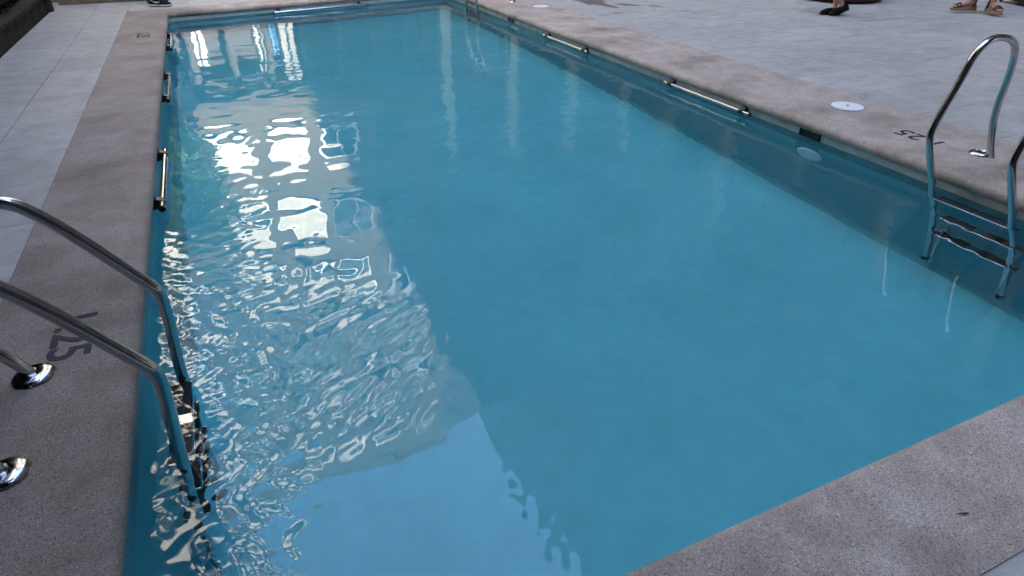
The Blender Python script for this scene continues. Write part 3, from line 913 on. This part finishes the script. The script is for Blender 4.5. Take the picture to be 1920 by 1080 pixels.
def make_person(label, loc, rz, legs, shoe, skin_leg, clothes, hairm, shoe_len=0.29, height=1.7, lower='trousers'):
    """legs: [(hip_x, knee(x,y,z), ankle(x,y,z), foot_rz, foot_pitch)] for each leg, in person space facing +y"""
    t = thing('person', label, 'person', loc, rz, 'people standing about the pool deck')
    s = height / 1.7
    V = [(0, 0, 0.93), (0, 0, 1.08), (0, 0.0, 1.28), (0, -0.01, 1.43), (0, 0, 1.50), (0, 0.015, 1.58), (0, 0.03, 1.66)]
    RAD = [(0.155, 0.11), (0.13, 0.10), (0.155, 0.115), (0.11, 0.08), 0.052, 0.085, (0.07, 0.085)]
    E = [(i, i + 1) for i in range(6)]
    def addv(p, r_, par):
        V.append(p); RAD.append(r_); E.append((par, len(V) - 1)); return len(V) - 1
    for sx_ in (-1, 1):
        a = addv((sx_ * 0.18, -0.01, 1.40), 0.055, 3)
        b = addv((sx_ * 0.23, -0.04, 1.12), 0.042, a)
        c = addv((sx_ * 0.23, 0.06, 0.88), 0.032, b)
        d = addv((sx_ * 0.225, 0.10, 0.80), (0.022, 0.036), c)
        for q_ in range(4):
            f1 = addv((sx_ * (0.212 + 0.004 * q_), 0.085 + 0.020 * q_, 0.745 - 0.004 * (q_ in (1, 2))), 0.0095, d)
            addv((sx_ * (0.205 + 0.004 * q_), 0.092 + 0.020 * q_, 0.70 - 0.008 * (q_ in (1, 2))), 0.008, f1)
        th = addv((sx_ * 0.20, 0.145, 0.79), 0.0105, d); addv((sx_ * 0.195, 0.165, 0.755), 0.009, th)
    for (hx, kn, an, frz, fp) in legs:
        a = addv((hx, 0, 0.86), 0.088, 0)
        m_ = addv(((hx + kn[0]) / 2, kn[1] / 2, (0.86 + kn[2]) / 2), 0.076, a)
        b = addv(kn, 0.055, m_)
        c = addv((kn[0] * 0.6 + an[0] * 0.4, kn[1] * 0.6 + an[1] * 0.4 - 0.012, kn[2] * 0.6 + an[2] * 0.4), 0.054, b)
        d = addv((kn[0] * 0.15 + an[0] * 0.85, kn[1] * 0.15 + an[1] * 0.85, kn[2] * 0.15 + an[2] * 0.85), 0.036, c)
        e = addv(an, 0.034, d)
        M = Matrix.Rotation(frz, 3, 'Z') @ Matrix.Rotation(fp, 3, 'X')
        f = addv(tuple(Vector(an) + M @ Vector((0, 0.10, -0.035))), (0.036, 0.028), e)
        addv(tuple(Vector(an) + M @ Vector((0, 0.175, -0.05))), (0.036, 0.018), f)
    body = skin_body('body', V, E, RAD, 0, 'skin', t)
    # head details
    hm = MB()
    rings = []
    for k in range(9):
        z = 1.545 + 0.205 * k / 8
        rr_ = [0.082, 0.088, 0.092, 0.097, 0.100, 0.098, 0.088, 0.066, 0.02][k]
        ring = []
        for q_ in range(18):
            a = 2 * math.pi * q_ / 18
            yy = math.sin(a) * rr_ * 1.08 + 0.005
            if z < 1.67 and yy > 0.03: yy = 0.03
            ring.append(Vector((math.cos(a) * rr_ * 0.93, yy - 0.006, z)))
        rings.append(ring)
    hm.loft(rings); hm.build('hair', hairm, t, smooth=True)
    for sx_ in (-1, 1):
        em = MB(); em.lathe([(0.0, 0.006), (0.008, 0.004), (0.011, 0.0)], 10, (0, 0, 0), Matrix.Translation((sx_ * 0.032, 0.107, 1.635)) @ Matrix.Rotation(R(-90), 4, 'X'))
        em.build('eye', 'hair_dark', t)
    nm = MB(); nm.loft([[Vector((-0.010, 0.104, 1.645)), Vector((0.010, 0.104, 1.645)), Vector((0, 0.112, 1.645))], [Vector((-0.017, 0.100, 1.598)), Vector((0.017, 0.100, 1.598)), Vector((0, 0.134, 1.602))]])
    nm.build('nose', 'skin', t)
    mo = MB(); mo.box(-0.024, 0.024, 0.092, 0.106, 1.565, 1.575); mo.build('mouth', 'brown_leather', t)
    # top
    top = MB(); rings = []
    for (z, w_, d_) in [(0.90, 0.175, 0.135), (1.02, 0.165, 0.125), (1.15, 0.158, 0.12), (1.28, 0.178, 0.13), (1.38, 0.180, 0.12), (1.445, 0.12, 0.09), (1.475, 0.075, 0.07)]:
        rings.append([Vector((math.cos(2 * math.pi * k / 20) * w_, math.sin(2 * math.pi * k / 20) * d_, z)) for k in range(20)])
    top.loft(rings, cap=False)
    for sx_ in (-1, 1):
        top.tube([(sx_ * 0.14, -0.005, 1.40), (sx_ * 0.195, -0.015, 1.34), (sx_ * 0.222, -0.03, 1.20)], [0.066, 0.064, 0.062], 14)
    top.build('top', clothes[0], t, smooth=True)
    if lower == 'trousers':
        for (hx, kn, an, frz, fp) in legs:
            tm_ = MB()
            tm_.tube(smooth_pts([(hx, 0, 0.93), (hx, kn[1] * .3, 0.74), (kn[0], kn[1], kn[2]), ((kn[0] + an[0]) / 2, (kn[1] + an[1]) / 2 - 0.01, (kn[2] + an[2]) / 2), (an[0], an[1], an[2] + 0.0)], 2), [0.10] * 4 + [0.088] * 4 + [0.074] * 4 + [0.066] * 3 + [0.056] * 2, 16) if False else None
            pts = smooth_pts([(hx, 0, 0.93), (hx, kn[1] * .3, 0.74), kn, ((kn[0] + an[0]) / 2, (kn[1] + an[1]) / 2 - 0.01, (kn[2] + an[2]) / 2), (an[0], an[1], an[2] - 0.005)], 2)
            n_ = len(pts)
            tm_.tube(pts, [0.104 + (0.055 - 0.104) * i / (n_ - 1) for i in range(n_)], 16)
            tm_.build('trouser_leg', clothes[1], t, smooth=True)
    else:
        sk = MB(); rings = []
        for (z, w_, d_) in [(0.97, 0.16, 0.13), (0.86, 0.20, 0.165), (0.70, 0.235, 0.21), (0.56, 0.27, 0.25)]:
            rings.append([Vector((math.cos(2 * math.pi * k / 28) * w_ * (1 + 0.03 * math.sin(k * 2.1) * (0.97 - z)), math.sin(2 * math.pi * k / 28) * d_, z)) for k in range(28)])
        sk.loft(rings, cap=False); sk.build('skirt', clothes[1], t, smooth=True)
    # shoes
    for li_, (hx, kn, an, frz, fp) in enumerate(legs):
        k = shoe_len / 0.29
        e = bpy.data.objects.new('x', None)
        M = Matrix.Translation(Vector(an)) @ Matrix.Rotation(frz, 4, 'Z') @ Matrix.Rotation(fp, 4, 'X') @ Matrix.Translation((0, 0, -0.085)) @ Matrix.Scale(k, 4)
        bpy.data.objects.remove(e)
        def place(mb, nm_, mat, par, ang=None):
            mb.v = [tuple(M @ Vector(v_)) for v_ in mb.v]
            return mb.build(nm_, mat, par, smooth=ang is None, angle=ang)
        if shoe == 'sneaker':
            up = MB(); up.loft(foot_ring([(-0.085, 0.015, 0.015, 0.03, 0.085), (-0.075, 0.032, 0.032, 0.025, 0.105), (-0.04, 0.038, 0.038, 0.022, 0.108), (0.02, 0.042, 0.040, 0.022, 0.100), (0.08, 0.047, 0.046, 0.02, 0.080), (0.14, 0.048, 0.046, 0.02, 0.064), (0.185, 0.038, 0.036, 0.02, 0.052), (0.203, 0.018, 0.018, 0.022, 0.04)]))
            sh = place(up, 'shoe', 'black_cloth', t)
            so = MB(); so.loft(foot_ring([(-0.098, 0.012, 0.012, 0.008, 0.032), (-0.085, 0.034, 0.034, 0.004, 0.036), (-0.03, 0.041, 0.040, 0.003, 0.034), (0.04, 0.044, 0.042, 0.003, 0.030), (0.10, 0.052, 0.050, 0.003, 0.030), (0.16, 0.050, 0.047, 0.006, 0.032), (0.20, 0.034, 0.032, 0.014, 0.036), (0.214, 0.012, 0.012, 0.022, 0.036)]))
            place(so, 'midsole', 'mid_sole', sh)
            os_ = MB(); os_.box(-0.035, 0.035, -0.07, 0.17, 0.0, 0.006); place(os_, 'outsole', 'black_leather', sh, 40)
            for sx_ in (-1, 1):     # white side stripe, a tapering curved tick
                tk = MB()
                lo_ = [(0.075, 0.060), (0.045, 0.047), (0.015, 0.050), (-0.045, 0.083)]
                hi_ = [(0.080, 0.068), (0.045, 0.060), (0.018, 0.064), (-0.045, 0.085)]
                tk.loft([[Vector((sx_ * 0.0395, a, b)), Vector((sx_ * 0.0395, c, d)), Vector((sx_ * 0.049, c, d)), Vector((sx_ * 0.049, a, b))] for (a, b), (c, d) in zip(lo_, hi_)])
                place(tk, 'tick_mark', 'white_plastic', sh, 40)
            lc = MB()
            for q_ in range(4): lc.tube([(-0.022, 0.045 + 0.02 * q_, 0.094 - 0.007 * q_), (0.022, 0.045 + 0.02 * q_, 0.094 - 0.007 * q_)], 0.004, 6)
            place(lc, 'laces', 'black_leather', sh)
        elif shoe == 'flat':
            up = MB(); up.loft(foot_ring([(-0.088, 0.014, 0.014, 0.01, 0.085), (-0.078, 0.036, 0.036, 0.008, 0.098), (-0.03, 0.041, 0.040, 0.006, 0.096), (0.04, 0.044, 0.042, 0.006, 0.098), (0.10, 0.050, 0.047, 0.006, 0.090), (0.15, 0.048, 0.046, 0.006, 0.074), (0.185, 0.036, 0.034, 0.006, 0.056), (0.20, 0.012, 0.012, 0.008, 0.026)]))
            sh = place(up, 'shoe', 'black_leather', t)
            so = MB(); so.loft(foot_ring([(-0.09, 0.02, 0.02, 0.0, 0.012), (-0.07, 0.036, 0.035, -0.002, 0.013), (0.0, 0.038, 0.037, -0.002, 0.011), (0.10, 0.049, 0.046, -0.002, 0.011), (0.17, 0.041, 0.038, -0.002, 0.011), (0.204, 0.014, 0.014, 0.0, 0.011)]))
            place(so, 'sole', 'black_leather', sh)
        else:
            so = MB(); so.loft(foot_ring([(-0.09, 0.018, 0.018, 0.0, 0.060), (-0.075, 0.038, 0.038, 0.0, 0.062), (0.0, 0.040, 0.040, 0.0, 0.056), (0.09, 0.049, 0.047, 0.0, 0.044), (0.16, 0.047, 0.044, 0.0, 0.040), (0.20, 0.03, 0.03, 0.004, 0.038), (0.215, 0.012, 0.012, 0.01, 0.034)]))
            sh = place(so, 'platform_sole', 'cork_sole', t)
            ft = MB(); ft.loft(foot_ring([(-0.072, 0.012, 0.012, 0.06, 0.10), (-0.06, 0.028, 0.028, 0.058, 0.125), (-0.02, 0.032, 0.032, 0.054, 0.135), (0.03, 0.034, 0.033, 0.050, 0.12), (0.09, 0.040, 0.038, 0.044, 0.09), (0.14, 0.042, 0.040, 0.040, 0.07), (0.165, 0.040, 0.037, 0.040, 0.064)]))
            for q_ in range(5):
                xx = -0.03 + 0.0155 * q_; L_ = [0.045, 0.04, 0.036, 0.03, 0.022][q_ if li_ else 4 - q_]
                ft.tube(smooth_pts([(xx, 0.155, 0.052), (xx, 0.155 + L_ * .6, 0.052), (xx, 0.155 + L_, 0.046)], 1), 0.0085, 8)
            place(ft, 'foot', 'skin', t)
            for (yy, z_, w_) in [(0.12, 0.085, 0.046), (-0.035, 0.15, 0.038), (0.155, 0.07, 0.044)]:
                st_ = MB()
                st_.tube([(math.cos(a) * w_, yy - 0.02 * math.sin(a) * (yy < 0), 0.045 + math.sin(a) * (z_ - 0.045)) for a in [math.pi * q_ / 12 for q_ in range(13)]], 0.0105, 8)
                place(st_, 'strap', 'brown_leather', sh)
    return t

def leg(hx, ax, ay, az=0.085, kz=0.48, ky=0.03, frz=0.0, fp=0.0):
    return (hx, ((hx + ax) / 2, ay / 2 + ky, kz), (ax, ay, az), frz, fp)
walk = Vector((-0.911, 0.413)); rz_left = math.atan2(walk.y, walk.x) - math.pi / 2
make_person('person in black sneakers standing behind the far left coping corner', (-0.66, 12.06, 0), math.atan2(-0.413, 0.911) - math.pi / 2,
            [leg(-0.09, -0.14, -0.16), leg(0.09, 0.12, 0.0)], 'sneaker', False, ('grey_cloth', 'black_cloth'), 'hair_dark', 0.345)
make_person('person in black flat shoes mid stride on the right deck', (8.30, 6.96, 0), rz_left,
            [leg(-0.07, -0.03, -0.075, 0.125, 0.49, 0.10, 0.0, R(-24)), leg(0.07, 0.05, -0.02, 0.085, 0.50, 0.02)], 'flat', True, ('red_cloth', 'red_cloth'), 'hair_brown', 0.29, lower='skirt')
make_person('person in beige platform sandals with brown straps, far right', (10.42, 6.20, 0), rz_left + R(35),
            [leg(-0.09, -0.13, -0.02, 0.11, frz=R(50)), leg(0.09, 0.14, 0.07, 0.11, frz=R(-38))], 'sandal', True, ('cream_cloth', 'cream_cloth'), 'hair_brown', 0.35, lower='skirt')

# ------------------------------------------------------------------ furniture at the top edge
t = thing('ottoman', 'low round dark red ottoman behind the walking person', 'ottoman', (9.75, 8.15, 0))
mm = MB(); mm.lathe([(0.0, 0.02), (0.60, 0.02), (0.66, 0.05), (0.67, 0.20), (0.66, 0.34), (0.60, 0.38), (0.0, 0.38)], 48)
mm.build('body', 'ottoman_fabric', t, angle=50)
mm = MB(); mm.lathe([(0.0, 0.382), (0.58, 0.382), (0.64, 0.42), (0.63, 0.47), (0.55, 0.50), (0.0, 0.51)], 48)
mm.build('cushion', 'ottoman_fabric', t, angle=60)
for k in range(5):
    a = k * 2 * math.pi / 5
    mm = MB(); mm.tube([(0.5 * math.cos(a), 0.5 * math.sin(a), 0), (0.5 * math.cos(a), 0.5 * math.sin(a), 0.03)], 0.03, 12); mm.build('foot', 'black_plastic', t)

t = thing('lounge_chair', 'black wicker lounge chair at the far right edge', 'chair', (12.1, 6.35, 0), R(-25))
mm = MB(); mm.box(-0.42, 0.42, -0.42, 0.42, 0.05, 0.36); ob = mm.build('base', 'wicker_black', t); bevel_mesh(ob.data, 0.03, 3)
for s in (-1, 1):
    mm = MB(); mm.box(s * 0.36 - 0.06, s * 0.36 + 0.06, -0.42, 0.42, 0.362, 0.62); ob = mm.build('armrest', 'wicker_black', t); bevel_mesh(ob.data, 0.03, 3)
mm = MB(); mm.box(-0.295, 0.295, 0.28, 0.42, 0.362, 0.80); ob = mm.build('backrest', 'wicker_black', t); bevel_mesh(ob.data, 0.03, 3)
mm = MB(); mm.box(-0.29, 0.29, -0.40, 0.27, 0.365, 0.47); ob = mm.build('cushion', 'cream_cloth', t); bevel_mesh(ob.data, 0.03, 3)
for sx_ in (-1, 1):
    for sy_ in (-1, 1):
        mm = MB(); mm.tube([(sx_ * 0.36, sy_ * 0.36, 0), (sx_ * 0.36, sy_ * 0.36, 0.06)], 0.025, 10); mm.build('leg', 'black_plastic', t)

# ------------------------------------------------------------------ wet patches and a fallen leaf
def blob_mesh(rx, ry, seed, n=90, amp=0.75):
    rs_ = np.random.RandomState(seed); vs_ = [(0, 0, 0)]
    ph = rs_.uniform(0, 6.3, 8); am = rs_.uniform(0.3, 1, 8) / np.arange(2, 10)
    for k in range(n):
        a = 2 * math.pi * k / n
        f = 1 + amp * sum(am[q_] * math.sin((q_ + 2) * a + ph[q_]) for q_ in range(8))
        vs_.append((rx * f * math.cos(a), ry * f * math.sin(a), 0))
    me = bpy.data.meshes.new('wet_patch'); me.from_pydata(vs_, [], [(0, k + 1, (k + 1) % n + 1) for k in range(n)])
    return me
for k, (x, y, rx, ry, rot, lab) in enumerate([(5.75, 9.75, 0.20, 0.75, -5, 'large wet brown patch drying on the far right deck'), (6.12, 9.05, 0.06, 0.22, 30, 'narrow wet streak beside the large wet patch on deck'),
                                             (6.45, 8.75, 0.05, 0.13, 20, 'small wet splash on the far right deck, third from coping'), (5.55, 8.45, 0.035, 0.09, 60, 'small wet splash on deck closest to the coping'), (6.6, 8.1, 0.04, 0.10, 40, 'tiny wet splash on deck, farthest toward the walking person')]):
    o_ = link('wet_patch', blob_mesh(rx, ry, 40 + k), 'wet_tile', loc=(x, y, 0.0030), rz=R(rot))
    tag(o_, lab, 'wet patch', 'wet patches on the deck')
t = MB()
t.add([(0, -0.022, 0), (0.0035, -0.008, 0.003), (0.003, 0.010, 0.004), (0.002, 0.024, 0.001), (-0.002, 0.010, 0.004), (-0.003, -0.008, 0.003), (0, 0, 0.0015)], [(0, 1, 6), (1, 2, 6), (2, 3, 6), (3, 4, 6), (4, 5, 6), (5, 0, 6)])
lf = t.build('fallen_leaf', 'dry_leaf'); lf.location = (1.645, 0.512, CT + 0.0015); lf.rotation_euler = (0, 0, R(75))
tag(lf, 'tiny dark dry leaf lying on the near coping', 'leaf')
